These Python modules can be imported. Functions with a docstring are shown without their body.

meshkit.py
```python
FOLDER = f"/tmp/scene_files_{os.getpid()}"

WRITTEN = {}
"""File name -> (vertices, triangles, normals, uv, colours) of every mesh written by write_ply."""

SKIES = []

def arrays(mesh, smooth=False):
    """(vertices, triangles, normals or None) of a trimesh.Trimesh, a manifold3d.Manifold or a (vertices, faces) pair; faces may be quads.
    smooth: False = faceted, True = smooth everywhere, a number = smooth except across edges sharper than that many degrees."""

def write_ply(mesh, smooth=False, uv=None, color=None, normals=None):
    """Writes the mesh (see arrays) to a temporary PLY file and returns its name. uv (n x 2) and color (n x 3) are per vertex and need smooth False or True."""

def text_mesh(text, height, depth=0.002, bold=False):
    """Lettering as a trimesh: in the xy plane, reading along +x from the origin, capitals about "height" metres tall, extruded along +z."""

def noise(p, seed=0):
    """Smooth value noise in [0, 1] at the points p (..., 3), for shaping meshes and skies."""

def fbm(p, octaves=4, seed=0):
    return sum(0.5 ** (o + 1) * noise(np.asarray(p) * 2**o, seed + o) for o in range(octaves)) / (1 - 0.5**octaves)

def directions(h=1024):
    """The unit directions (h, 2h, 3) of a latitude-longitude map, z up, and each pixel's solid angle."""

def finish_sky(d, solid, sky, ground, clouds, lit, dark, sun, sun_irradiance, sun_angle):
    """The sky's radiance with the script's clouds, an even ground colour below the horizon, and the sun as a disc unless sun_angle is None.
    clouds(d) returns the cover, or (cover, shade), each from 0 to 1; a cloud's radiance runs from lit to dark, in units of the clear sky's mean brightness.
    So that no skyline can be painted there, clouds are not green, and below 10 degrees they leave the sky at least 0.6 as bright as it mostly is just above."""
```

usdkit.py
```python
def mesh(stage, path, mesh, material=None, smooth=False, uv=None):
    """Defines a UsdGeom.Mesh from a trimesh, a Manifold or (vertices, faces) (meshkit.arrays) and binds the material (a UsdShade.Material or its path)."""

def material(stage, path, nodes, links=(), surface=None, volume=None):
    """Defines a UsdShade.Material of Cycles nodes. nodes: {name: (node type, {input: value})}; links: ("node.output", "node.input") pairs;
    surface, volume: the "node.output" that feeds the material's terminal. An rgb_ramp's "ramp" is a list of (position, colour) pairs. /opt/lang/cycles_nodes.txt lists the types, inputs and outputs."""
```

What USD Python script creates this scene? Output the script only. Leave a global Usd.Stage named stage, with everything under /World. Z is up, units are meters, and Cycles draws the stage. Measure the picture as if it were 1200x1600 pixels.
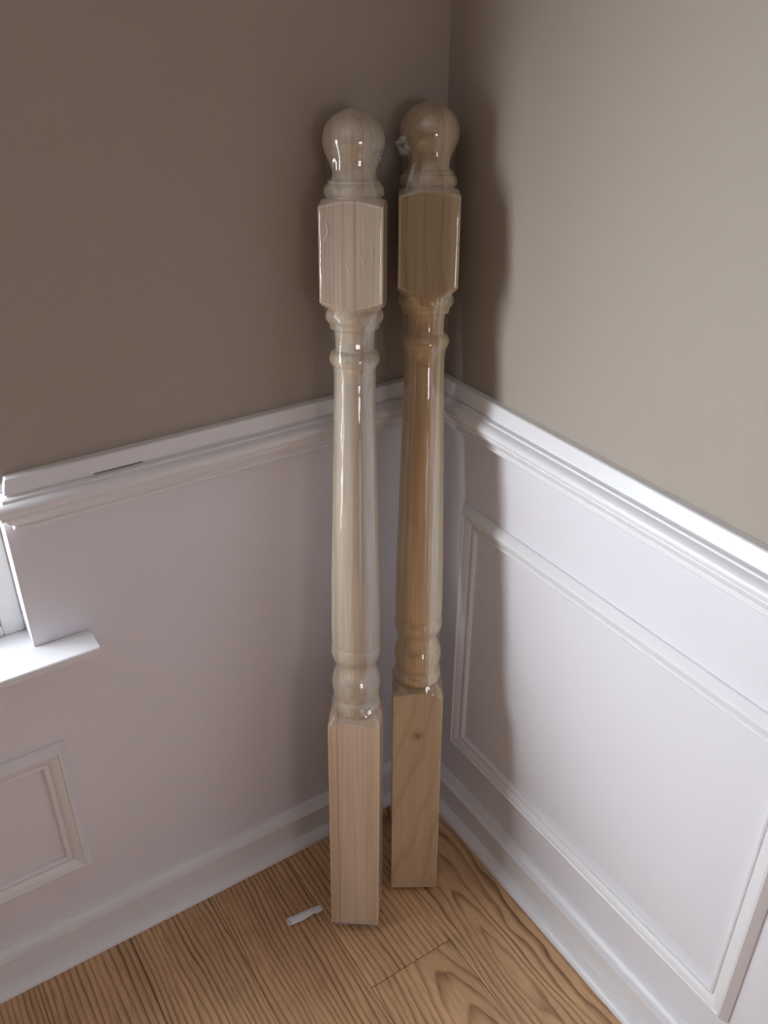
import math, numpy as np, trimesh, usdkit, meshkit
import manifold3d as m3
from pxr import Usd, UsdGeom, UsdLux, Gf, UsdShade, Sdf

stage = Usd.Stage.CreateInMemory()
UsdGeom.SetStageUpAxis(stage, UsdGeom.Tokens.z)
UsdGeom.SetStageMetersPerUnit(stage, 1.0)
UsdGeom.Xform.Define(stage, '/World')
UsdGeom.Scope.Define(stage, '/World/Looks')

# ---------------------------------------------------------------- camera
YAW, PITCH, ROLL = 0.9972, -0.5338, 0.0030
EYE = (-0.7480, -1.0095, 1.3327)
FPX = 1388.06                       # focal length in pixels of a 1200 px wide picture
d = np.array([math.cos(PITCH)*math.cos(YAW), math.cos(PITCH)*math.sin(YAW), math.sin(PITCH)])
r = np.cross(d, [0, 0, 1.0]); r /= np.linalg.norm(r); u = np.cross(r, d)
r2 = r*math.cos(ROLL) + u*math.sin(ROLL); u2 = -r*math.sin(ROLL) + u*math.cos(ROLL)
cam = UsdGeom.Camera.Define(stage, '/World/camera')
M = Gf.Matrix4d(*r2, 0, *u2, 0, *(-d), 0, *EYE, 1)
cam.AddTransformOp().Set(M)
cam.CreateHorizontalApertureAttr(36.0)
cam.CreateFocalLengthAttr(36.0*FPX/1200)
cam.CreateClippingRangeAttr(Gf.Vec2f(0.02, 100))
cam.CreateExposureAttr(0.0)

# ---------------------------------------------------------------- lights
def rect_light(name, loc, rot, w, h, color, radiance):
    l = UsdLux.RectLight.Define(stage, '/World/' + name)
    l.AddTranslateOp().Set(Gf.Vec3d(*loc)); l.AddRotateXYZOp().Set(Gf.Vec3f(*rot))
    l.CreateWidthAttr(w); l.CreateHeightAttr(h)
    l.CreateColorAttr(Gf.Vec3f(*color)); l.CreateIntensityAttr(radiance); l.CreateExposureAttr(0.0)
    return l
NEAR, REAR, GLOW = 12.3, 6.0, 113.0
# daylight through the two windows (a light stands right behind the panes of each)
WX0, WX1, WZ0, WZ1 = -2.75, -0.638, 0.590, 2.06
SHADE = 1.26                         # lower edge of the roller shade that covers the rest of that window
#         # opening in the left wall
BX0, BX1, BZ0, BZ1 = -1.75, -0.55, 0.20, 1.60            # opening in the wall behind the camera
rect_light('daylight', ((WX0+WX1)/2, 0.0635, (WZ0+0.04+SHADE)/2), (-90, 0, 0), WX1-WX0-0.06, SHADE-WZ0-0.04, (0.86, 0.94, 1.0), NEAR)
# added area light outside, standing in for low bright sky; shines along the wall
rect_light('added_sky_panel', (-5.2, 0.55, 1.40), (0, -90, 0), 2.0, 0.85, (0.90, 0.96, 1.0), GLOW)
rect_light('daylight_rear', ((BX0+BX1)/2, -7.128, (BZ0+BZ1)/2), (90, 0, 0), BX1-BX0, BZ1-BZ0, (1.0, 0.89, 0.95), REAR)
dome = UsdLux.DomeLight.Define(stage, '/World/overcast_sky')
dome.CreateColorAttr(Gf.Vec3f(0.92, 0.96, 1.0)); dome.CreateIntensityAttr(0.3)

# ---------------------------------------------------------------- helpers
def look(name, nodes, links=(), surface='p.BSDF'):
    return usdkit.material(stage, '/World/Looks/' + name, nodes, links, surface=surface)
used = {}
def fresh(parent, name):
    key = f'{parent}/{name}'; n = used.get(key, 0); used[key] = n + 1
    return key if n == 0 else f'{key}_{n:03d}'
def tag(prim, label=None, cat=None, kind=None, group=None):
    for k, v in (('label', label), ('category', cat), ('kind', kind), ('group', group)):
        if v: prim.SetCustomDataByKey(k, v)
def mesh(name, m, mat, parent='/World', smooth=False, label=None, **kw):
    path = fresh(parent if isinstance(parent, str) else str(parent.GetPath()), name)
    g = usdkit.mesh(stage, path, m, mat, smooth=smooth)
    tag(g.GetPrim(), label=label, **kw)
    return g.GetPrim()
def thing(name, label, cat=None, kind=None, group=None):
    x = UsdGeom.Xform.Define(stage, fresh('/World', name)); tag(x.GetPrim(), label, cat, kind, group)
    return x
def box(x0, x1, y0, y1, z0, z1):
    b = trimesh.creation.box((x1-x0, y1-y0, z1-z0)); b.apply_translation(((x0+x1)/2, (y0+y1)/2, (z0+z1)/2)); return b
def mbox(x0, x1, y0, y1, z0, z1):
    return m3.Manifold.cube((x1-x0, y1-y0, z1-z0)).translate((x0, y0, z0))
def bevel_box(x0, x1, y0, y1, z0, z1, b=0.003):
    return m3.Manifold.hull_points([(x, y, z) for sx in (0, 1) for sy in (0, 1) for sz in (0, 1)
        for x, y, z in ((((x0, x1)[sx]), (y0+b, y1-b)[sy], (z0+b, z1-b)[sz]), ((x0+b, x1-b)[sx], (y0, y1)[sy], (z0+b, z1-b)[sz]), ((x0+b, x1-b)[sx], (y0+b, y1-b)[sy], (z0, z1)[sz]))])
def extrude(prof, length):
    return m3.Manifold.extrude(m3.CrossSection([prof], m3.FillRule.NonZero), length)
def place(man, ex, ey, ez, o):
    """local x, y, z axes -> ex, ey, ez, origin o"""
    return man.transform(np.array([[ex[i], ey[i], ez[i], o[i]] for i in range(3)], float))
def tm(man):
    a = man.to_mesh(); return trimesh.Trimesh(a.vert_properties[:, :3], a.tri_verts, process=False)

# ---------------------------------------------------------------- materials: walls, trim
def paint(name, col, rough, bump=0.25, scale=260, dist=0.0006):
    return look(name, {'t': ('texture_coordinate', {}), 'n': ('noise_texture', {'scale': scale, 'detail': 2.0}),
        'b': ('bump', {'strength': bump, 'distance': dist}), 'p': ('principled_bsdf', {'base_color': col, 'roughness': rough, 'specular_ior_level': 0.4})},
        [('t.object', 'n.vector'), ('n.fac', 'b.height'), ('b.normal', 'p.normal')])
TAN = paint('tan_wall_paint', (0.41, 0.35, 0.302), 0.62)
WHITE = paint('white_wall_paint', (0.82, 0.80, 0.855), 0.45, 0.15)
TRIM = look('white_trim_gloss', {'t': ('texture_coordinate', {}), 'n': ('noise_texture', {'scale': 60, 'detail': 3.0}),
    'b': ('bump', {'strength': 0.12, 'distance': 0.0006}), 'p': ('principled_bsdf', {'base_color': (0.85, 0.835, 0.865), 'roughness': 0.33})},
    [('t.object', 'n.vector'), ('n.fac', 'b.height'), ('b.normal', 'p.normal')])
CEIL = paint('ceiling_paint', (0.8, 0.79, 0.77), 0.8)
VINYL = look('white_vinyl', {'p': ('principled_bsdf', {'base_color': (0.85, 0.85, 0.84), 'roughness': 0.35})})
CAULK = look('cracked_caulk', {'p': ('principled_bsdf', {'base_color': (0.12, 0.08, 0.06), 'roughness': 0.8})})
# reflectance of a thin sheet, the same from both sides: 0.05 + 0.8 (1 - cos)^5
SHEET = {'lw': ('layer_weight', {'blend': 0.5}), 'pw': ('math', {'math_type': 'power', 'value2': 5.0}), 'f': ('math', {'math_type': 'multiply_add', 'value2': 0.80, 'value3': 0.05})}
FILM_SHEET = {**SHEET, 'f': ('math', {'math_type': 'multiply_add', 'value2': 0.72, 'value3': 0.125})}
SHEET_LINKS = [('lw.facing', 'pw.value1'), ('pw.value', 'f.value1')]
GLASS = look('window_glass', {**SHEET, 't': ('transparent_bsdf', {}), 'g': ('glossy_bsdf', {'roughness': 0.0, 'color': (1, 1, 1)}), 'm': ('mix_closure', {})},
    SHEET_LINKS + [('f.value', 'm.fac'), ('t.BSDF', 'm.closure1'), ('g.BSDF', 'm.closure2')], surface='m.closure')

# ---------------------------------------------------------------- room shell
XL, YB, ZC = -6.5, -7.0, 2.44       # far side wall, wall behind the camera, ceiling
ZR = 0.8406                          # top of the chair rail
T = 0.12
wl = thing('wall_left', 'wall with the window, tan paint above a white wainscot, in its own shade', 'wall', 'structure')
def wall_y(x0, x1, z0, z1): return mbox(x0, x1, 0, T, z0, z1)
hole = mbox(WX0, WX1, -0.1, T+0.1, WZ0-0.013, WZ1)
full = mbox(XL-T, T, 0, T, 0, ZC) - hole
mesh('painted_upper', tm(full.trim_by_plane((0, 0, 1), ZR-0.01)), TAN, wl, label='tan painted upper wall')
mesh('wainscot', tm(full.trim_by_plane((0, 0, -1), -(ZR-0.01))), WHITE, wl, label='white painted lower wall')
wr = thing('wall_right', 'sunlit wall on the right, tan paint above a white wainscot', 'wall', 'structure')
full = mbox(0, T, YB-T, 0, 0, ZC)
mesh('painted_upper', tm(full.trim_by_plane((0, 0, 1), ZR-0.01)), TAN, wr, label='tan painted upper wall')
mesh('wainscot', tm(full.trim_by_plane((0, 0, -1), -(ZR-0.01))), WHITE, wr, label='white painted lower wall')
full = mbox(XL-T, 0, YB-T, YB, 0, ZC) - mbox(BX0, BX1, YB-T-0.1, YB+0.1, BZ0, BZ1)
mesh('wall_back', tm(full), TAN, kind='structure', label='tan wall behind the camera with the second window', cat='wall')
mesh('wall_side', box(XL-T, XL, YB, 0, 0, ZC), TAN, kind='structure', label='plain tan wall at the far left of the room', cat='wall')
mesh('ceiling', box(XL-T, T, YB-T, T, ZC, ZC+0.1), CEIL, kind='structure', label='white ceiling over the room', cat='ceiling')

# ---------------------------------------------------------------- floor: oak planks running towards the left wall
def oak(name, x0, y0, k, scale, dark, tone, wob):
    n = {'t': ('texture_coordinate', {}),
         'mw': ('mapping', {'scale': (9, 2.2, 1), 'location': (x0*3.1, y0*1.7, 0)}), 'nw': ('noise_texture', {'scale': 1.0, 'detail': 3.0, 'roughness': 0.55}),
         'cen': ('vector_math', {'math_type': 'subtract', 'vector2': (0.5, 0.5, 0.5)}), 'wb': ('vector_math', {'math_type': 'multiply', 'vector2': (wob, wob*0.5, 0)}),
         'm': ('mapping', {'location': (-x0, -y0*k, 0), 'scale': (1, k, 0)}), 'add': ('vector_math', {'math_type': 'add'}),
         'w': ('wave_texture', {'wave_type': 'rings', 'rings_direction': 'z', 'profile': 'saw', 'scale': scale, 'distortion': 2.2, 'detail': 3.0, 'detail_scale': 1.3}),
         'ramp': ('rgb_ramp', {'ramp': [(0, tuple(c*0.97 for c in tone)), (0.40, tone), (0.66, tuple(0.5*a+0.5*b for a, b in zip(tone, dark))), (0.84, dark), (0.93, tuple(0.7*a+0.3*b for a, b in zip(tone, dark))), (1, tone)]}),
         'mv': ('mapping', {'scale': (38, 3.5, 1), 'location': (y0*2, x0*5, 0)}), 'nv': ('noise_texture', {'scale': 1.0, 'detail': 3.0}), 'vr': ('map_range', {'from_min': 0.32, 'from_max': 0.66, 'to_min': 0.30, 'to_max': 1.0, 'clamp': True}),
         'xg': ('mix_color', {'blend_type': 'mix', 'a': tone}),
         'mp': ('mapping', {'scale': (900, 22, 1)}), 'np': ('noise_texture', {'scale': 1.0, 'detail': 2.0}),
         'rp': ('rgb_ramp', {'ramp': [(0.30, (0.62, 0.58, 0.54)), (0.47, (1, 1, 1)), (1, (1.05, 1.05, 1.05))]}),
         'mb': ('mapping', {'scale': (14, 3, 1), 'location': (y0, x0, 0)}), 'nb': ('noise_texture', {'scale': 1.0, 'detail': 2.0}),
         'rb': ('rgb_ramp', {'ramp': [(0.25, (0.80, 0.78, 0.76)), (0.75, (1.12, 1.12, 1.12))]}),
         'x1': ('mix_color', {'blend_type': 'multiply', 'fac': 1.0, 'use_clamp': False}), 'x2': ('mix_color', {'blend_type': 'multiply', 'fac': 1.0, 'use_clamp': False}),
         'bp': ('bump', {'strength': 0.12, 'distance': 0.0004}),
         'p': ('principled_bsdf', {'roughness': 0.36, 'specular_ior_level': 0.4})}
    return look(name, n, [('t.object', 'mw.vector'), ('mw.vector', 'nw.vector'), ('nw.color', 'cen.vector1'), ('cen.vector', 'wb.vector1'),
        ('t.object', 'm.vector'), ('m.vector', 'add.vector1'), ('wb.vector', 'add.vector2'), ('add.vector', 'w.vector'), ('w.fac', 'ramp.fac'),
        ('t.object', 'mp.vector'), ('mp.vector', 'np.vector'), ('np.fac', 'rp.fac'), ('t.object', 'mb.vector'), ('mb.vector', 'nb.vector'), ('nb.fac', 'rb.fac'),
        ('t.object', 'mv.vector'), ('mv.vector', 'nv.vector'), ('nv.fac', 'vr.value'), ('vr.result', 'xg.fac'), ('ramp.color', 'xg.b'), ('xg.result', 'x1.a'), ('rp.color', 'x1.b'), ('x1.result', 'x2.a'), ('rb.color', 'x2.b'), ('x2.result', 'p.base_color'),
        ('np.fac', 'bp.height'), ('bp.normal', 'p.normal')])
DK, TN = (0.165, 0.070, 0.030), (0.62, 0.375, 0.205)
TN2 = (0.68, 0.425, 0.235)
OAK = {
 'straight': oak('oak_straight_grain', -0.30, 0.2, 0.03, 36, DK, TN, 0.042),
 'straight_b': oak('oak_straight_grain_light', 0.34, 0.6, 0.05, 33, DK, TN2, 0.045),
 'tight': oak('oak_tight_grain', -0.26, -0.9, 0.04, 30, DK, TN2, 0.030),
 'flame': oak('oak_flame_grain', 0.035, 0.10, 0.13, 34, (0.19, 0.088, 0.040), TN2, 0.055),
 'flame_b': oak('oak_flame_grain_dark', 0.030, 0.16, 0.13, 34, (0.19, 0.088, 0.040), TN2, 0.055),
 'swirl': oak('oak_swirl_grain', -0.012, -0.12, 0.12, 24, (0.19, 0.088, 0.040), TN2, 0.10)}
fl = thing('floor', 'honey oak plank floor with dark grain running towards the window wall', 'floor', 'structure')
mesh('underlay', box(XL-T, T, YB-T, T, -0.10, -0.009), CAULK, fl)
edges = [0.0, -0.0245, -0.173, -0.3235, -0.468, -0.6095] + [-0.6095-0.147*i for i in range(1, 21)]
edges = [e for e in edges if e > XL] + [XL]
rng = np.random.default_rng(7)
kinds_view = {0: ['flame'], 1: ['swirl', 'flame'], 2: ['tight', 'flame_b'], 3: ['straight', 'flame_b'], 4: ['straight_b', 'tight'], 5: ['tight', 'straight']}
names = list(OAK)
def plank(x0, x1, y0, y1, kind):
    b, g, t = 0.0011, 0.0004, 0.009
    cx, cy = (x0+x1)/2, (y0+y1)/2
    hx, hy = (x1-x0)/2-g, (y1-y0)/2-g
    v = [(sx*hx, sy*hy, -t) for sx, sy in ((-1, -1), (1, -1), (1, 1), (-1, 1))] + [(sx*hx, sy*hy, -0.0008) for sx, sy in ((-1, -1), (1, -1), (1, 1), (-1, 1))] + \
        [(sx*(hx-b), sy*(hy-b), 0) for sx, sy in ((-1, -1), (1, -1), (1, 1), (-1, 1))]
    f = [(8, 9, 10, 11), (3, 2, 1, 0)]
    for q in (0, 4):
        for i in range(4):
            j = (i+1) % 4; f.append((q+i, q+j, q+4+j, q+4+i))
    pr = mesh('plank', (v, f), OAK[kind], fl)
    UsdGeom.Xformable(pr).AddTranslateOp().Set(Gf.Vec3d(cx, cy, 0))
for i in range(len(edges)-1):
    xb, xa = edges[i], edges[i+1]
    first = {2: -0.3212, 1: -0.62, 3: -0.78, 0: -0.9, 4: -1.02, 5: -0.55}.get(i, -0.25-0.9*rng.random())
    cuts = [0.0, first]
    while cuts[-1] > YB+1.25: cuts.append(cuts[-1]-1.22)
    cuts.append(YB)
    for j in range(len(cuts)-1):
        kd = kinds_view.get(i, [])
        kd = kd[j] if j < len(kd) else names[int(rng.integers(len(names)))]
        plank(xa, xb, cuts[j+1], cuts[j], kd)

# ---------------------------------------------------------------- mouldings
def arc(cx, cy, rx, ry, a0, a1, n=7):
    return [(cx+rx*math.cos(math.radians(a)), cy+ry*math.sin(math.radians(a))) for a in np.linspace(a0, a1, n)]
# chair rail profile: (distance from wall, height below the top)
RAIL = [(0, 0), (0.010, 0), (0.0118, -0.0012), (0.0165, -0.0185), (0.0145, -0.0195), (0.0145, -0.0218), (0.0195, -0.0222), (0.0215, -0.0232), (0.0215, -0.0262)] + \
       arc(0.0195, -0.0355, 0.0125, 0.0095, 78, -48, 9) + [(0.0275, -0.0436), (0.0284, -0.0448), (0.0278, -0.0462), (0.0258, -0.0470), (0.0225, -0.0474), (0.0220, -0.0500)] + \
       [(0.0202, -0.0540), (0.0175, -0.0575), (0.0148, -0.0605), (0.0130, -0.0625), (0.0130, -0.0640), (0.0146, -0.0652), (0.0148, -0.0675), (0.0135, -0.0700), (0.0110, -0.0718), (0, -0.0722)]
RAIL = [(a, b) for a, b in RAIL]
def cw(prof):
    a = sum(p[0]*q[1]-q[0]*p[1] for p, q in zip(prof, prof[1:]+prof[:1]))
    return prof if a > 0 else prof[::-1]
RAIL = cw(RAIL)
def run_left(prof, x0, x1, z):       # along the left wall (y = 0)
    return place(extrude(prof, x1-x0), (0, -1, 0), (0, 0, 1), (1, 0, 0), (x0, 0, z))
def run_right(prof, y0, y1, z):      # along the right wall (x = 0)
    return place(extrude(prof, y1-y0), (-1, 0, 0), (0, 0, 1), (0, 1, 0), (0, y0, z))
LEFT_MITRE, RIGHT_MITRE = ((-1, 1, 0), 0.0), ((1, -1, 0), 0.0)
XE = -0.615
main = run_left(RAIL, -0.70, 0.05, ZR).trim_by_plane(*LEFT_MITRE).trim_by_plane((1, -1, 0), XE*math.sqrt(0.5))
ret = place(extrude(RAIL, 0.08), (-1, 0, 0), (0, 0, 1), (0, -1, 0), (XE, 0, ZR)).trim_by_plane((-1, 1, 0), -XE*math.sqrt(0.5))
t1 = thing('trim_1', 'white moulded chair rail on the shaded wall, its mitred end beside the window', 'chair rail', 'structure')
mesh('rail', tm(main), TRIM, t1, smooth=24)
mesh('end_return', tm(ret), TRIM, t1, smooth=24)
mesh('crack', box(-0.527, -0.466, -0.0162, -0.0150, ZR-0.0200, ZR-0.0187), CAULK, t1, label='dark hairline crack in the caulk')
t2 = thing('trim_2', 'white moulded chair rail on the bright right wall', 'chair rail', 'structure')
mesh('rail', tm(run_right(RAIL, YB, 0.05, ZR).trim_by_plane(*RIGHT_MITRE)), TRIM, t2, smooth=24)

# baseboards: a low board with an eased lip, and a quarter-round shoe
BASE = cw([(0, 0.0), (0.0210, 0.0), (0.0210, 0.0590), (0.0205, 0.0602), (0.0180, 0.0612), (0.0140, 0.0618), (0.0110, 0.0632), (0.0085, 0.0660), (0.0060, 0.0690), (0.0030, 0.0700), (0, 0.0705)])
SHOE = cw([(0.0207, 0)] + arc(0.0210, 0.001, 0.0178, 0.0130, -3, 90, 9) + [(0.0207, 0.0140)])
bl = thing('baseboard_left', 'white baseboard with shoe moulding under the window wall', 'baseboard', 'structure')
mesh('board', tm(run_left(BASE, XL, 0.05, 0).trim_by_plane(*LEFT_MITRE)), TRIM, bl, smooth=35)
mesh('shoe_moulding', tm(run_left(SHOE, XL, 0.05, 0).trim_by_plane(*LEFT_MITRE)), TRIM, bl, smooth=35)
br = thing('baseboard_right', 'white baseboard with shoe moulding along the right wall', 'baseboard', 'structure')
mesh('board', tm(run_right(BASE, YB, 0.05, 0).trim_by_plane(*RIGHT_MITRE)), TRIM, br, smooth=35)
mesh('shoe_moulding', tm(run_right(SHOE, YB, 0.05, 0).trim_by_plane(*RIGHT_MITRE)), TRIM, br, smooth=35)

# panel mouldings: (distance inwards from the outer edge, height off the wall)
PAN = cw([(0, 0), (0, 0.0035), (0.0020, 0.0060), (0.0085, 0.0125), (0.0115, 0.0130), (0.0130, 0.0112), (0.0165, 0.0108), (0.0215, 0.0090), (0.0255, 0.0062), (0.0262, 0.0042), (0.0280, 0.0042),
          (0.0290, 0.0062), (0.0315, 0.0068), (0.0340, 0.0058), (0.0352, 0.0035), (0.0352, 0)])
def frame(parent, u0, u1, z0, z1, to3):
    """four mitred lengths round the rectangle; to3 turns (u, z, height) into axes"""
    W, H = u1-u0, z1-z0
    S = math.sqrt(0.5)
    for side in range(4):
        L = (W, H, W, H)[side]
        # local: x = inwards, y = off the wall, z = along
        p = extrude(PAN, L)
        p = p.trim_by_plane((-S, 0, S), 0.0).trim_by_plane((-S, 0, -S), -L*S)
        o = ((u0, z0), (u1, z0), (u1, z1), (u0, z1))[side]
        al = ((1, 0), (0, 1), (-1, 0), (0, -1))[side]; inn = ((0, 1), (-1, 0), (0, -1), (1, 0))[side]
        q = place(p, to3(*inn, 0), to3(0, 0, 1), to3(*al, 0), to3(*o, 0))
        mesh('moulding', tm(q), TRIM, parent, smooth=18)
t3 = thing('trim_3', 'white rectangular panel moulding low on the wall under the window', 'panel moulding', 'structure')
frame(t3, -1.62, -0.632, 0.166, 0.4215, lambda a, b, h: (a, -h, b))
t4 = thing('trim_4', 'large white rectangular panel moulding on the bright right wainscot', 'panel moulding', 'structure')
frame(t4, -0.6955, -0.0825, 0.1545, 0.650, lambda a, b, h: (-h, a, b))
t5 = thing('trim_5', 'next white panel moulding further along the right wainscot', 'panel moulding', 'structure')
frame(t5, -1.45, -0.86, 0.1545, 0.650, lambda a, b, h: (-h, a, b))

# ---------------------------------------------------------------- windows
def window(name, label, x0, x1, z0, z1, to3, panes=1, sash_y=0.056):
    """a window of so many panes side by side, each a lower and an upper sash; to3(x, depth into the wall, z) gives the point"""
    w = thing(name, label, 'window', 'structure')
    def part(nm, a, mat=VINYL, par=None):
        man = bevel_box(*a, 0.002) if nm != 'pane' else mbox(*a)
        m = tm(man); v = np.array([to3(*p) for p in m.vertices]); f = m.faces
        tt = trimesh.Trimesh(v, f, process=False)
        if tt.volume < 0: tt.invert()
        return mesh(nm, tt, mat, par or w)
    D = sash_y
    for a in ((x0, x0+0.028, D-0.012, D+0.03, z0, z1), (x1-0.028, x1, D-0.012, D+0.03, z0, z1)): part('frame_jamb', a)
    part('frame_head', (x0+0.028, x1-0.028, D-0.012, D+0.03, z1-0.028, z1)); part('frame_sill', (x0+0.028, x1-0.028, D-0.012, D+0.03, z0, z0+0.016))
    n = panes; xs = [x0-0.002+(x1-x0+0.004)*k/n for k in range(n+1)]
    for xm in xs[1:-1]: part('mullion', (xm-0.03, xm+0.03, D-0.012, D+0.03, z0+0.016, z1-0.028))
    zm = (z0+z1)/2
    for a, b in ((xs[k]+0.03, xs[k+1]-0.03) for k in range(n)):
        for lo, hi, off in ((z0+0.016, zm+0.015, 0.0), (zm-0.015, z1-0.028, 0.016)):
            f = D-0.004+off; g = f+0.014
            s = 0.026
            part('sash_stile', (a, a+s, f, g, lo, hi)); part('sash_stile', (b-s, b, f, g, lo, hi))
            part('sash_rail', (a+s, b-s, f, g, lo, lo+0.04)); part('sash_rail', (a+s, b-s, f, g, hi-0.03, hi))
            part('pane', (a+s, b-s, f+0.003, f+0.007, lo+0.04, hi-0.03), GLASS)
    return w
w1 = window('window_1', 'bright white window at the left edge with a projecting sill board', WX0, WX1, WZ0, WZ1, lambda x, y, z: (x, y, z))
SHADE_CLOTH = look('shade_cloth', {'t': ('translucent_bsdf', {'color': (0.35, 0.34, 0.32)}), 'd': ('diffuse_bsdf', {'color': (0.75, 0.74, 0.72)}), 'm': ('mix_closure', {'fac': 0.75})},
    [('t.BSDF', 'm.closure1'), ('d.BSDF', 'm.closure2')], surface='m.closure')
mesh('shade_cloth', box(WX0+0.012, WX1-0.012, 0.0395, 0.0405, SHADE, WZ1-0.02), SHADE_CLOTH, w1, label='roller shade drawn over the upper part')
mesh('shade_hem_bar', tm(bevel_box(WX0+0.012, WX1-0.012, 0.035, 0.045, SHADE-0.02, SHADE, 0.003)), VINYL, w1)
rl = trimesh.creation.cylinder(radius=0.022, height=WX1-WX0-0.004, sections=24); rl.apply_transform(trimesh.transformations.rotation_matrix(math.pi/2, (0, 1, 0))); rl.apply_translation(((WX0+WX1)/2, 0.04, WZ1-0.024))
mesh('shade_roller', rl, VINYL, w1, smooth=40)
# stool: notched round the wall, with an eased nose
R = 0.003
nose = cw([(-0.10, 0.590), (-0.10, 0.577), (0.0465-R, 0.577)] + arc(0.0465-R, 0.577+R, R, R, -90, 0, 5) + arc(0.0465-R, 0.590-R, R, R, 0, 90, 5))
st = place(extrude(nose, 2.82-0.566), (0, -1, 0), (0, 0, 1), (1, 0, 0), (-2.82, 0, 0))
st = st - mbox(WX1+0.0005, 0, -0.0005, 0.2, 0.5, 0.7) - mbox(-5, WX0-0.0005, -0.0005, 0.2, 0.5, 0.7)
mesh('stool', tm(st), TRIM, w1, smooth=35, label='white projecting window sill board')
window('window_2', 'second white window in the wall behind the camera', BX0, BX1, BZ0, BZ1, lambda x, y, z: (x, YB-y, z), 2)

# ---------------------------------------------------------------- newel posts
W = 0.07695; H = W/2; RC = H*math.sqrt(2)
# (radius, height) along the axis, turned parts
FINIAL = [(0.0, 1.2191), (0.0060, 1.2186), (0.0164, 1.2150), (0.0277, 1.2079), (0.0340, 1.1990), (0.0368, 1.1900), (0.0372, 1.1830), (0.0364, 1.1770), (0.0348, 1.1722), (0.0325, 1.1670), (0.0300, 1.1618), (0.0275, 1.1558),
          (0.0260, 1.1505), (0.0257, 1.1460), (0.0264, 1.1425), (0.0280, 1.1405), (0.0307, 1.1395), (0.0314, 1.1388), (0.0314, 1.1365), (0.0330, 1.1355), (0.0350, 1.1333), (0.0363, 1.1300), (0.0365, 1.1270), (0.0357, 1.1240), (0.0342, 1.1222), (0.0330, 1.1213), (0.0330, 1.1200)]
UPPER = [(0.0330, 1.1200), (0.0350, 1.1193), (H, 1.1180), (0.0460, 1.1148), (RC+0.0002, 1.1115), (RC+0.0002, 1.0015), (0.0460, 0.9968), (H, 0.9925), (0.0345, 0.9900), (0.0335, 0.9885)]
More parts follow.
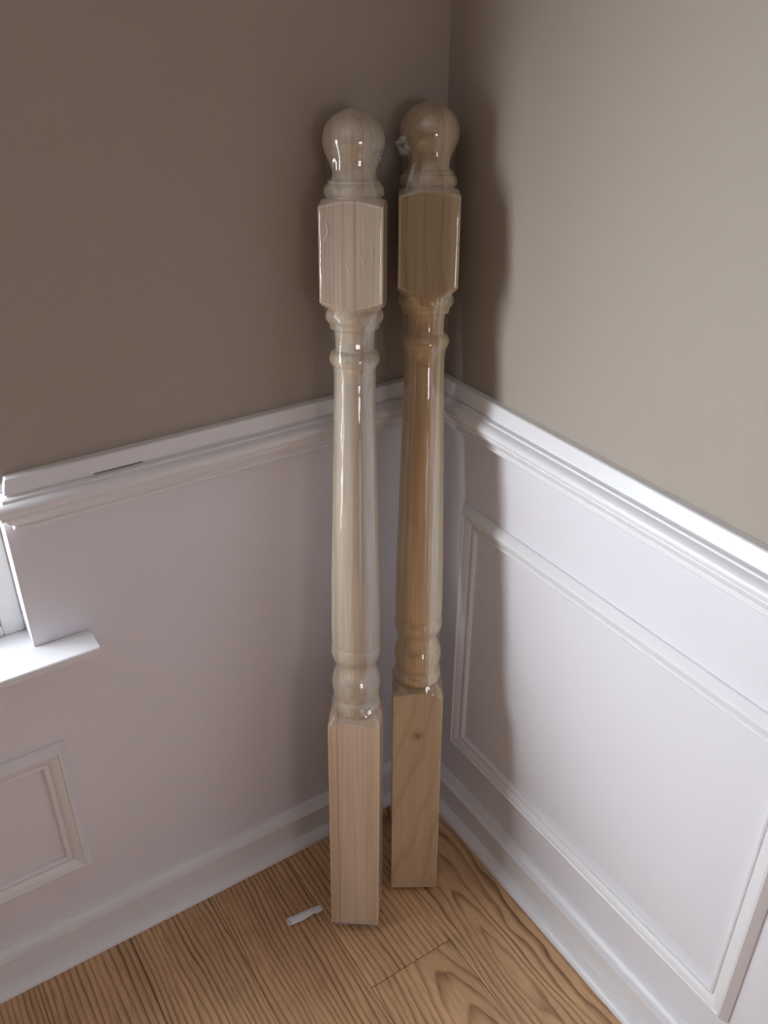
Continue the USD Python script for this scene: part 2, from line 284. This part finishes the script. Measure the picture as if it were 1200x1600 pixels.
SHAFT = [(0.0335, 0.9885), (0.0345, 0.9870), (0.0362, 0.9835), (0.0369, 0.9800), (0.0365, 0.9770), (0.0350, 0.9740), (0.0328, 0.9715), (0.0316, 0.9705), (0.0313, 0.9650), (0.0290, 0.9640), (0.0268, 0.9628), (0.0256, 0.9580), (0.0248, 0.9480), (0.0247, 0.9380), (0.0262, 0.9362),
         (0.0290, 0.9345), (0.0312, 0.9315), (0.0323, 0.9285), (0.0325, 0.9255), (0.0319, 0.9220), (0.0305, 0.9190), (0.0288, 0.9168), (0.0278, 0.9160), (0.0280, 0.9110), (0.0271, 0.9100), (0.0270, 0.9060), (0.0289, 0.8265), (0.0315, 0.7118), (0.0341, 0.6139), (0.0352, 0.5450), (0.0354, 0.5250),
         (0.0349, 0.5110), (0.0330, 0.5072), (0.0350, 0.5040), (0.0358, 0.5000), (0.0360, 0.4950), (0.0354, 0.4890), (0.0338, 0.4840), (0.0312, 0.4795), (0.0293, 0.4760), (0.0287, 0.4715), (0.0293, 0.4660), (0.0315, 0.4600), (0.0340, 0.4540), (0.0355, 0.4480), (0.0359, 0.4420), (0.0354, 0.4350), (0.0341, 0.4280),
         (0.0326, 0.4215), (0.0306, 0.4180), (0.0330, 0.4155), (0.0350, 0.4125), (0.0361, 0.4085), (0.0362, 0.4050), (0.0354, 0.4005), (0.0335, 0.3970), (0.0305, 0.3952), (0.0290, 0.3940)]
LOWER = [(0.0290, 0.3940), (0.0312, 0.3925), (H, 0.3895), (0.0460, 0.3858), (RC+0.0002, 0.3828), (RC+0.0002, 0.0)]
def smooth_prof(p, n=3):
    from scipy.interpolate import PchipInterpolator
    p = np.array(p); s = np.concatenate([[0], np.cumsum(np.hypot(*np.diff(p, axis=0).T))])
    t = np.unique(np.concatenate([s, *[s[:-1] + np.diff(s)*k/n for k in range(1, n)]]))
    return np.column_stack([PchipInterpolator(s, p[:, 0])(t), PchipInterpolator(s, p[:, 1])(t)])
def lathe(prof, seg=96):
    prof = np.array(prof); n = len(prof); a = np.arange(seg)*2*math.pi/seg
    v = np.stack([prof[:, None, 0]*np.cos(a), prof[:, None, 0]*np.sin(a), np.broadcast_to(prof[:, None, 1], (n, seg))], -1).reshape(-1, 3)
    f = [(i*seg+k, (i+1)*seg+k, (i+1)*seg+(k+1) % seg, i*seg+(k+1) % seg) for i in range(n-1) for k in range(seg)]
    v = np.vstack([v, [(0, 0, prof[0, 1]), (0, 0, prof[-1, 1])]]); c0, c1 = len(v)-2, len(v)-1
    tri = [(a_, b_, c_) for q in f for a_, b_, c_ in ((q[0], q[1], q[2]), (q[0], q[2], q[3]))]
    tri += [(c0, k, (k+1) % seg) for k in range(seg)] + [(c1, (n-1)*seg+(k+1) % seg, (n-1)*seg+k) for k in range(seg)]
    m = trimesh.Trimesh(v, tri); m.update_faces(m.nondegenerate_faces()); m.merge_vertices(); 
    if m.volume < 0: m.invert()
    return m
def mani(t):
    return m3.Manifold(m3.Mesh(np.asarray(t.vertices, np.float32), np.asarray(t.faces, np.uint32)))
def square_part(prof):
    prof = np.array(prof)
    z0, z1 = prof[:, 1].min(), prof[:, 1].max(); b = 0.0007
    pr = m3.CrossSection([[(-H+b, -H), (H-b, -H), (H, -H+b), (H, H-b), (H-b, H), (-H+b, H), (-H, H-b), (-H, -H+b)]])
    prism = m3.Manifold.extrude(pr, z1-z0+0.002).translate((0, 0, z0-0.001))
    return tm(mani(lathe(prof, 128)) ^ prism)

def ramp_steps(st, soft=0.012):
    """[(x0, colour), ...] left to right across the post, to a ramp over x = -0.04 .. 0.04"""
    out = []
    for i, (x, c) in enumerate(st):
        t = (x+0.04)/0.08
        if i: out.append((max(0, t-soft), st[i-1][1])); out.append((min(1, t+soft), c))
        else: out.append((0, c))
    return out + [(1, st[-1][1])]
def timber(name, strips, rings=0.0, ring_col=(0.7, 0.62, 0.5), knot=None, streak=0.22, rough=0.5, seed=0.0):
    n = {'t': ('texture_coordinate', {}), 's': ('separate_xyz', {}),
         'mw': ('mapping', {'scale': (30, 30, 3), 'location': (seed, seed, seed)}), 'nw': ('noise_texture', {'scale': 1.0, 'detail': 2.0}),
         'wo': ('math', {'math_type': 'multiply_add', 'value2': 0.004, 'value3': -0.002}), 'xs': ('math', {'math_type': 'add'}),
         'r': ('map_range', {'from_min': -0.04, 'from_max': 0.04, 'clamp': True}), 'ramp': ('rgb_ramp', {'ramp': strips}),
         'm1': ('mapping', {'scale': (330, 330, 4.5), 'location': (seed, 3, 1)}), 'n1': ('noise_texture', {'scale': 1.0, 'detail': 3.0, 'roughness': 0.6}),
         'r1': ('rgb_ramp', {'ramp': [(0.25, (1-streak,)*2 + (1-streak*1.15,)), (0.55, (1, 1, 1)), (0.8, (1+streak*0.35,)*3)]}),
         'm2': ('mapping', {'scale': (26, 26, 2.2), 'location': (1, seed, 2)}), 'n2': ('noise_texture', {'scale': 1.0, 'detail': 2.0}),
         'r2': ('rgb_ramp', {'ramp': [(0.25, (0.86, 0.84, 0.80)), (0.75, (1.1, 1.1, 1.1))]}),
         'x1': ('mix_color', {'blend_type': 'multiply', 'fac': 1.0, 'use_clamp': False}), 'x2': ('mix_color', {'blend_type': 'multiply', 'fac': 1.0, 'use_clamp': False}),
         'p': ('principled_bsdf', {'roughness': rough, 'specular_ior_level': 0.3})}
    l = [('t.object', 's.vector'), ('t.object', 'mw.vector'), ('mw.vector', 'nw.vector'), ('nw.fac', 'wo.value1'), ('wo.value', 'xs.value1'), ('s.x', 'xs.value2'),
         ('xs.value', 'r.value'), ('r.result', 'ramp.fac'), ('t.object', 'm1.vector'), ('m1.vector', 'n1.vector'), ('n1.fac', 'r1.fac'), ('t.object', 'm2.vector'), ('m2.vector', 'n2.vector'), ('n2.fac', 'r2.fac'),
         ('ramp.color', 'x1.a'), ('r1.color', 'x1.b'), ('x1.result', 'x2.a'), ('r2.color', 'x2.b')]
    last = 'x2.result'
    if rings:
        n |= {'m3': ('mapping', {'scale': (1, 1, 0.22), 'location': (0.05+seed*0.01, 0.035, -0.2)}), 'n3': ('noise_texture', {'scale': 22.0, 'detail': 2.0}),
              'c3': ('vector_math', {'math_type': 'multiply', 'vector2': (0.03, 0.03, 0.03)}), 'a3': ('vector_math', {'math_type': 'add'}),
              'w3': ('wave_texture', {'wave_type': 'rings', 'rings_direction': 'spherical', 'profile': 'saw', 'scale': 14.0, 'distortion': 0.8, 'detail': 2.0, 'detail_scale': 1.0}),
              'r3': ('rgb_ramp', {'ramp': [(0, (1, 1, 1)), (0.6, (1, 1, 1)), (0.93, ring_col), (1, (1, 1, 1))]}), 'x3': ('mix_color', {'blend_type': 'multiply', 'fac': rings, 'use_clamp': False})}
        l += [('t.object', 'm3.vector'), ('m3.vector', 'a3.vector1'), ('m3.vector', 'n3.vector'), ('n3.color', 'c3.vector1'), ('c3.vector', 'a3.vector2'), ('a3.vector', 'w3.vector'), ('w3.fac', 'r3.fac'), (last, 'x3.a'), ('r3.color', 'x3.b')]
        last = 'x3.result'
    if knot:
        n |= {'mk': ('mapping', {'location': (-knot[0]/knot[3], 0, -knot[2]/knot[4]), 'scale': (1/knot[3], 0, 1/knot[4])}), 'nk': ('noise_texture', {'scale': 320.0, 'detail': 2.0}),
              'ck': ('vector_math', {'math_type': 'multiply_add', 'vector2': (1.5, 0, 1.5), 'vector3': (-0.75, 0, -0.75)}), 'ak': ('vector_math', {'math_type': 'add'}), 'lk': ('vector_math', {'math_type': 'length'}),
              'rk': ('rgb_ramp', {'ramp': [(0, (0.30, 0.22, 0.16)), (0.30, (0.50, 0.41, 0.32)), (0.45, (0.80, 0.74, 0.66)), (1.0, (1, 1, 1))]}), 'xk': ('mix_color', {'blend_type': 'multiply', 'fac': 1.0, 'use_clamp': False})}
        l += [('t.object', 'mk.vector'), ('t.object', 'nk.vector'), ('nk.color', 'ck.vector1'), ('mk.vector', 'ak.vector1'), ('ck.vector', 'ak.vector2'), ('ak.vector', 'lk.vector1'), ('lk.value', 'rk.fac'), (last, 'xk.a'), ('rk.color', 'xk.b')]
        last = 'xk.result'
    return look(name, n, l + [(last, 'p.base_color')])

C1, C2, C3, C4 = (0.62, 0.50, 0.38), (0.54, 0.43, 0.32), (0.66, 0.55, 0.43), (0.60, 0.52, 0.41)
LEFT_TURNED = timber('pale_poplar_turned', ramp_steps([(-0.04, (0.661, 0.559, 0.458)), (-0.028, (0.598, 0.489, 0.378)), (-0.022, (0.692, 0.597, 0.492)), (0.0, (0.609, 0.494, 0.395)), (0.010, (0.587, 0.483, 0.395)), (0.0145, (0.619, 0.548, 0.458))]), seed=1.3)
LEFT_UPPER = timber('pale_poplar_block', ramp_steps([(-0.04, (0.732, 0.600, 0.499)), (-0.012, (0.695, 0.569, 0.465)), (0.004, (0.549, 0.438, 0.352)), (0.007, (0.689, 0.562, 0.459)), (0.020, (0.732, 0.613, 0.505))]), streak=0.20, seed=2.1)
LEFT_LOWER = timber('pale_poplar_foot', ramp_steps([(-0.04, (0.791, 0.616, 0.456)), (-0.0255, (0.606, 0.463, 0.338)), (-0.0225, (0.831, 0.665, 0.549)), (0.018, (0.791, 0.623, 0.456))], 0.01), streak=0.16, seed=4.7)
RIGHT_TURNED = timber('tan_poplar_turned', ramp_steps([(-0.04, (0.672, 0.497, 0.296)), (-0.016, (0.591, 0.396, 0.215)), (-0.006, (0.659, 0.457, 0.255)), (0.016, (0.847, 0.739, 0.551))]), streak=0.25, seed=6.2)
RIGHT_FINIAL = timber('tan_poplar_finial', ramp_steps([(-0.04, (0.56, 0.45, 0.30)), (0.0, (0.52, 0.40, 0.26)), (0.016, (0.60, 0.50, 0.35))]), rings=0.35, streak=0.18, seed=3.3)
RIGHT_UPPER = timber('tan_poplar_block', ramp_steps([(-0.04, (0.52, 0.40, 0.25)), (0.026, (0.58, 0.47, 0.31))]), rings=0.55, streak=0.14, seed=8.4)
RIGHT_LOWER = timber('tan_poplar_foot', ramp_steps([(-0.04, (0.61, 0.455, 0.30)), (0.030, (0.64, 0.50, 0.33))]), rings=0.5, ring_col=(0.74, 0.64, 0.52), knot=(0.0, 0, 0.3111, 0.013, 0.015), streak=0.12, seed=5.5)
def film_look(name, milky, rough, bump):
    n = {'t': ('texture_coordinate', {}), 'm': ('mapping', {'scale': (160, 160, 22)}), 'n': ('noise_texture', {'scale': 1.0, 'detail': 2.0}), 'b': ('bump', {'strength': bump, 'distance': 0.0012}),
         **FILM_SHEET, 'tr': ('transparent_bsdf', {'color': (0.97, 0.97, 0.965)}), 'g': ('glossy_bsdf', {'roughness': rough, 'color': (1, 1, 1)}),
         'df': ('translucent_bsdf', {'color': (0.9, 0.9, 0.9)}), 'd2': ('diffuse_bsdf', {'color': (0.9, 0.9, 0.9)}), 'md': ('mix_closure', {'fac': 0.5}), 'mm': ('mix_closure', {'fac': milky}), 'mx': ('mix_closure', {})}
    return look(name, n, SHEET_LINKS + [('t.object', 'm.vector'), ('m.vector', 'n.vector'), ('n.fac', 'b.height'), ('b.normal', 'g.normal'), ('f.value', 'mx.fac'),
        ('df.BSDF', 'md.closure1'), ('d2.BSDF', 'md.closure2'), ('tr.BSDF', 'mm.closure1'), ('md.closure', 'mm.closure2'), ('mm.closure', 'mx.closure1'), ('g.BSDF', 'mx.closure2')], surface='mx.closure')
FILM = film_look('clear_shrink_film', 0.02, 0.018, 0.018)
CRUMPLE = film_look('crumpled_shrink_film', 0.07, 0.08, 0.30)
CREASE = film_look('creased_shrink_film', 0.60, 0.10, 0.30)

def film_mesh(seed):
    """the shrink film: radius of the post at each angle and height, hollows bridged as stretched film does"""
    zs = np.concatenate([np.arange(0.0015, 1.2185, 0.0022), [1.2185, 1.2197]])
    prof = np.vstack([np.array(p)[::-1] for p in (LOWER, smooth_prof(SHAFT), UPPER, smooth_prof(FINIAL))])
    order = np.argsort(prof[:, 1], kind='stable'); prof = prof[order]
    rz = np.interp(zs, prof[:, 1], prof[:, 0])
    rz[zs < 0.3828] = RC
    A = 112; th = np.arange(A)*2*math.pi/A + math.pi/4
    c, s = np.abs(np.cos(th)), np.abs(np.sin(th))
    q = H/np.maximum(c, s); k = 0.0012           # square with slightly rounded corners
    q = np.minimum(q, RC-k)
    R = np.minimum(rz[:, None], q[None, :])
    rho = 0.055; t = np.arange(-30, 31)*0.0022; par = -t**2/(2*rho)
    def dil(X):
        P = np.pad(X, ((30, 30), (0, 0)), mode='edge'); return np.max([P[i:i+len(X)] + par[i] for i in range(61)], axis=0)
    def ero(X):
        P = np.pad(X, ((30, 30), (0, 0)), mode='edge'); return np.min([P[i:i+len(X)] - par[i] for i in range(61)], axis=0)
    F = ero(dil(R)); top = zs > 1.19
    F[top] = R[top]
    P = np.stack([np.cos(th)[None]*8+0*zs[:, None], np.sin(th)[None]*8+0*zs[:, None], zs[:, None]*14+0*th[None]], -1)
    gap = np.clip((F-R)/0.004, 0, 1)
    F = F + 0.0006 + 0.0010*gap*(meshkit.noise(P*1.0, seed)-0.4) + 0.00025*(meshkit.noise(P*2.5, seed+9)-0.5)
    F[-1] = 0.0004
    v = np.stack([F*np.cos(th), F*np.sin(th), np.broadcast_to(zs[:, None], F.shape)], -1).reshape(-1, 3)
    n = len(zs)
    i, j = np.meshgrid(np.arange(n-1), np.arange(A), indexing='ij')
    f = np.stack([i*A+j, i*A+(j+1) % A, (i+1)*A+(j+1) % A, (i+1)*A+j], -1).reshape(-1, 4)
    return v, f
def tuft(center, out, up, rad, stick, seed, n=34, rings=7):
    """a crumpled gather of film: a pleated fan round a point"""
    c, o, w = (np.array(x, float) for x in (center, out, up)); o /= np.linalg.norm(o); w -= o*(w@o); w /= np.linalg.norm(w); e = np.cross(w, o)
    g = np.random.default_rng(seed); v, f = [], []
    pl = g.normal(0, 1, n); rr = 1+0.35*g.normal(0, 1, n)
    for k in range(rings):
        q = k/(rings-1)
        for a in range(n):
            t = 2*math.pi*a/n
            rad_ = rad*(0.06+0.94*q)*(1+(0.3*(rr[a]-1))*q)
            hgt = stick*(1-q)**1.4*(1+0.25*pl[(a+k) % n]) + 0.0022*pl[a]*math.sin(math.pi*q) + 0.0008*g.normal()
            v.append(c + e*rad_*math.cos(t) + w*rad_*1.5*math.sin(t) + o*hgt)
    f = [(k*n+a, k*n+(a+1) % n, (k+1)*n+(a+1) % n, (k+1)*n+a) for k in range(rings-1) for a in range(n)]
    return np.array(v), np.array(f)
def creases(center, rball, zball, spread, length, seed, n=15, fan=(-60, 250)):
    """raised creases of film that run out over the ball from the gather"""
    g = np.random.default_rng(seed); c = np.array(center, float); B = np.array([0, 0, zball]); V, F = [], []
    o = (c-B)/np.linalg.norm(c-B); w = np.array([0, 0, 1.0]); w -= o*(w@o); w /= np.linalg.norm(w); e = np.cross(w, o)
    for k in range(n):
        a = math.radians(fan[0]+(fan[1]-fan[0])*(k+0.5)/n + g.normal()*7); L = length*(0.55+0.6*g.random()); bend = g.normal()*0.5
        m = 9; base = len(V)
        for i in range(m):
            q = i/(m-1); ang = a+bend*q*0.5
            dirv = e*math.cos(ang)+w*math.sin(ang)*1.4; side = -e*math.sin(ang)+w*math.cos(ang)
            P = c + dirv*(0.0012+L*q); R = P-B; R = B+R/np.linalg.norm(R)*(rball+0.0009+0.0004*g.random())
            hw = spread*(1-0.75*q)*(0.7+0.5*g.random()); up = (R-B)/np.linalg.norm(R-B)
            V += [R-side*hw, R+up*hw*1.3, R+side*hw]
        for i in range(m-1):
            b = base+3*i
            F += [(b, b+3, b+4, b+1), (b+1, b+4, b+5, b+2)]
    return np.array(V), np.array(F)
def foot_gather(seed):
    """film folded and welded across the front of the foot"""
    g = np.random.default_rng(seed); v, f = [], []
    n, k = 40, 6
    for a in range(n):
        x = -0.034 + 0.074*a/(n-1); top = 0.002+0.013*np.clip((x+0.034)/0.068, 0, 1)**1.3*(1 if x < 0.030 else 0.85)
        for b in range(k):
            q = b/(k-1)
            v.append((x, -H-0.0014-0.0026*(1-q)*abs(g.normal()) - (0.002 if (a+b) % 2 else 0)*q*(1-q)*2, -0.0005+top*q+0.0006*g.normal()))
    f = [(a*k+b, (a+1)*k+b, (a+1)*k+b+1, a*k+b+1) for a in range(n-1) for b in range(k-1)]
    return np.array(v), np.array(f)

FRAMES = {'left': ((-0.2699070, -0.1904327, 0.0060031), (0.7939078, -0.6079970, 0.0070772), (0.6020665, 0.7844300, -0.1489481), (0.0850085, 0.1225120, 0.9888197)),
          'right': ((-0.1526523, -0.1834025, 0.0056784), (0.8488659, -0.5285824, -0.0052286), (0.5225742, 0.8406252, -0.1423569), (0.0796426, 0.1181096, 0.9898016))}
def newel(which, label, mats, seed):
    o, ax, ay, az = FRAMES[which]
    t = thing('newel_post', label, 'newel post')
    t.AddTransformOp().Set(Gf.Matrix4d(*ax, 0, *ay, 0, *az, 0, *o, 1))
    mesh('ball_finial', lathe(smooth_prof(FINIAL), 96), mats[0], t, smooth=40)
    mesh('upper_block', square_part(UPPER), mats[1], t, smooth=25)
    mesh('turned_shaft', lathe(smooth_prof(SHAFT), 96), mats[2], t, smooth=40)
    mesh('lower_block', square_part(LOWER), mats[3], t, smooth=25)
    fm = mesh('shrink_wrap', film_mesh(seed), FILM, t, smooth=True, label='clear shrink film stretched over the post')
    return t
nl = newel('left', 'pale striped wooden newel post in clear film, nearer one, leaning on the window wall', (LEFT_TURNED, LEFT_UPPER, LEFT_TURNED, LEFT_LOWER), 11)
mesh('film_gather', tuft((0.0320, -0.0150, 1.1700), (0.85, -0.50, -0.1), (0, 0, 1), 0.0070, 0.0035, 5), CRUMPLE, nl, label='crumpled gather of clear film on the ball')
mesh('film_crease', creases((0.0310, -0.0175, 1.1730), 0.0372, 1.1825, 0.00042, 0.0165, 14, 17, (60, 300)), CREASE, nl, label='fan of whitish creases in the film')
def wrinkles(seed, rows):
    """shallow wrinkles of film on the front of a block: (x, z) ends, half width"""
    g = np.random.default_rng(seed); V, F = [], []
    for x0, z0, x1, z1, hw in rows:
        m = 14; b0 = len(V)
        for i in range(m):
            q = i/(m-1); x = x0+(x1-x0)*q+0.0005*g.normal(); z = z0+(z1-z0)*q; w = hw*math.sin(math.pi*min(1, 0.08+q*0.9))*(0.7+0.6*g.random())
            V += [(x-w, -H-0.0009, z), (x, -H-0.0009-0.8*w, z), (x+w, -H-0.0009, z)]
        for i in range(m-1):
            b = b0+3*i; F += [(b, b+1, b+4, b+3), (b+1, b+2, b+5, b+4)]
    return np.array(V), np.array(F)
mesh('film_wrinkle', wrinkles(2, [(-0.0300, 1.0990, -0.0265, 1.0790, 0.0012), (-0.0275, 1.0850, -0.0325, 1.0690, 0.0010), (0.0100, 1.0650, 0.0180, 1.0350, 0.0004), (-0.0080, 1.0560, 0.0000, 1.0300, 0.0004), (0.0230, 1.0700, 0.0280, 1.0500, 0.0004)]), CREASE, nl, label='whitish wrinkles in the film')
mesh('film_crease', wrinkles(4, [(-0.0150, 0.0020, 0.0330, 0.0115, 0.0004), (0.0020, 0.0030, 0.0340, 0.0080, 0.0004), (-0.0250, 0.0015, 0.0340, 0.0040, 0.0005)]), CREASE, nl, label='whitish creases where the film ends')
mesh('film_gather', foot_gather(3), CRUMPLE, nl, label='folded film end across the foot')
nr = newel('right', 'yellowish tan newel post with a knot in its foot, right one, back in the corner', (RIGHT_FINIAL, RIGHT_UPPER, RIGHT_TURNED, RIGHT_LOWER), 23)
mesh('film_gather', tuft((-0.0310, -0.0180, 1.1700), (-0.88, -0.45, 0.08), (0, 0, 1), 0.0100, 0.0110, 8), CRUMPLE, nr, label='crumpled tuft of clear film on the ball')
mesh('film_crease', creases((-0.0300, -0.0190, 1.1720), 0.0372, 1.1825, 0.00042, 0.0130, 21, 16, (-130, 110)), CREASE, nr, label='fan of whitish creases in the film')

# ---------------------------------------------------------------- scrap of paper on the floor
def scrap():
    pts = np.array([(-0.3805, -0.1553), (-0.3650, -0.1567), (-0.3500, -0.1577), (-0.3410, -0.1573), (-0.3340, -0.1592), (-0.3240, -0.1605)])
    wid = np.array([0.0078, 0.0072, 0.0064, 0.0056, 0.0060, 0.0064]); hei = np.array([0.0044, 0.0046, 0.0044, 0.0040, 0.0044, 0.0040])
    n, k = 42, 26; s = np.linspace(0, 1, n); q = np.linspace(0, 1, len(pts))
    from scipy.interpolate import CubicSpline
    c = CubicSpline(q, pts)(s); w = np.interp(s, q, wid); h = np.interp(s, q, hei)
    v = []
    for i in range(n):
        tn = c[min(i+1, n-1)]-c[max(i-1, 0)]; tn /= np.linalg.norm(tn); nn = np.array([-tn[1], tn[0]])
        tw = 2.2*s[i]
        for j in range(k):
            t = 2*math.pi*j/k
            rr = 1+0.30*(meshkit.noise(np.array([math.cos(t+tw)*1.6, math.sin(t+tw)*1.6, s[i]*7]), 4)-0.5)+0.05*math.cos(3*(t+tw))
            off = nn*math.cos(t)*w[i]*rr; z = max(0.0002, h[i]+math.sin(t)*h[i]*rr)
            skew = 0.0022*math.sin(t) if i in (0, n-1) else 0
            v.append((c[i, 0]+off[0]+skew*tn[0], c[i, 1]+off[1]+skew*tn[1], z))
    f = [(i*k+j, i*k+(j+1) % k, (i+1)*k+(j+1) % k, (i+1)*k+j) for i in range(n-1) for j in range(k)]
    v = np.array(v); tri = [(a, b, c_) for q_ in f for a, b, c_ in ((q_[0], q_[1], q_[2]), (q_[0], q_[2], q_[3]))]
    for base, end, flip in ((0, 0, 1), ((n-1)*k, n-1, 0)):           # rolled ends, dished
        tn = c[1]-c[0] if end == 0 else c[-2]-c[-1]; tn = tn/np.linalg.norm(tn)
        ring = v[base:base+k]; ctr = ring.mean(0); inner = ctr+(ring-ctr)*0.55+np.array([tn[0], tn[1], 0])*0.002
        m = len(v); v = np.vstack([v, inner, [ctr+np.array([tn[0], tn[1], 0])*0.003]])
        for j in range(k):
            jj = (j+1) % k
            for a, b, c_ in ((base+j, m+jj, base+jj), (base+j, m+j, m+jj), (m+j, m+k, m+jj)): tri.append((a, b, c_) if flip else (a, c_, b))
    return v, np.array(tri)
PAPER = look('white_paper', {'t': ('texture_coordinate', {}), 'n': ('noise_texture', {'scale': 420, 'detail': 3.0}), 'b': ('bump', {'strength': 0.4, 'distance': 0.0008}),
    'p': ('principled_bsdf', {'base_color': (0.72, 0.71, 0.74), 'roughness': 0.7})}, [('t.object', 'n.vector'), ('n.fac', 'b.height'), ('b.normal', 'p.normal')])
mesh('paper_scrap', scrap(), PAPER, smooth=50, label='small twisted roll of white paper lying on the oak floor', cat='paper scrap')
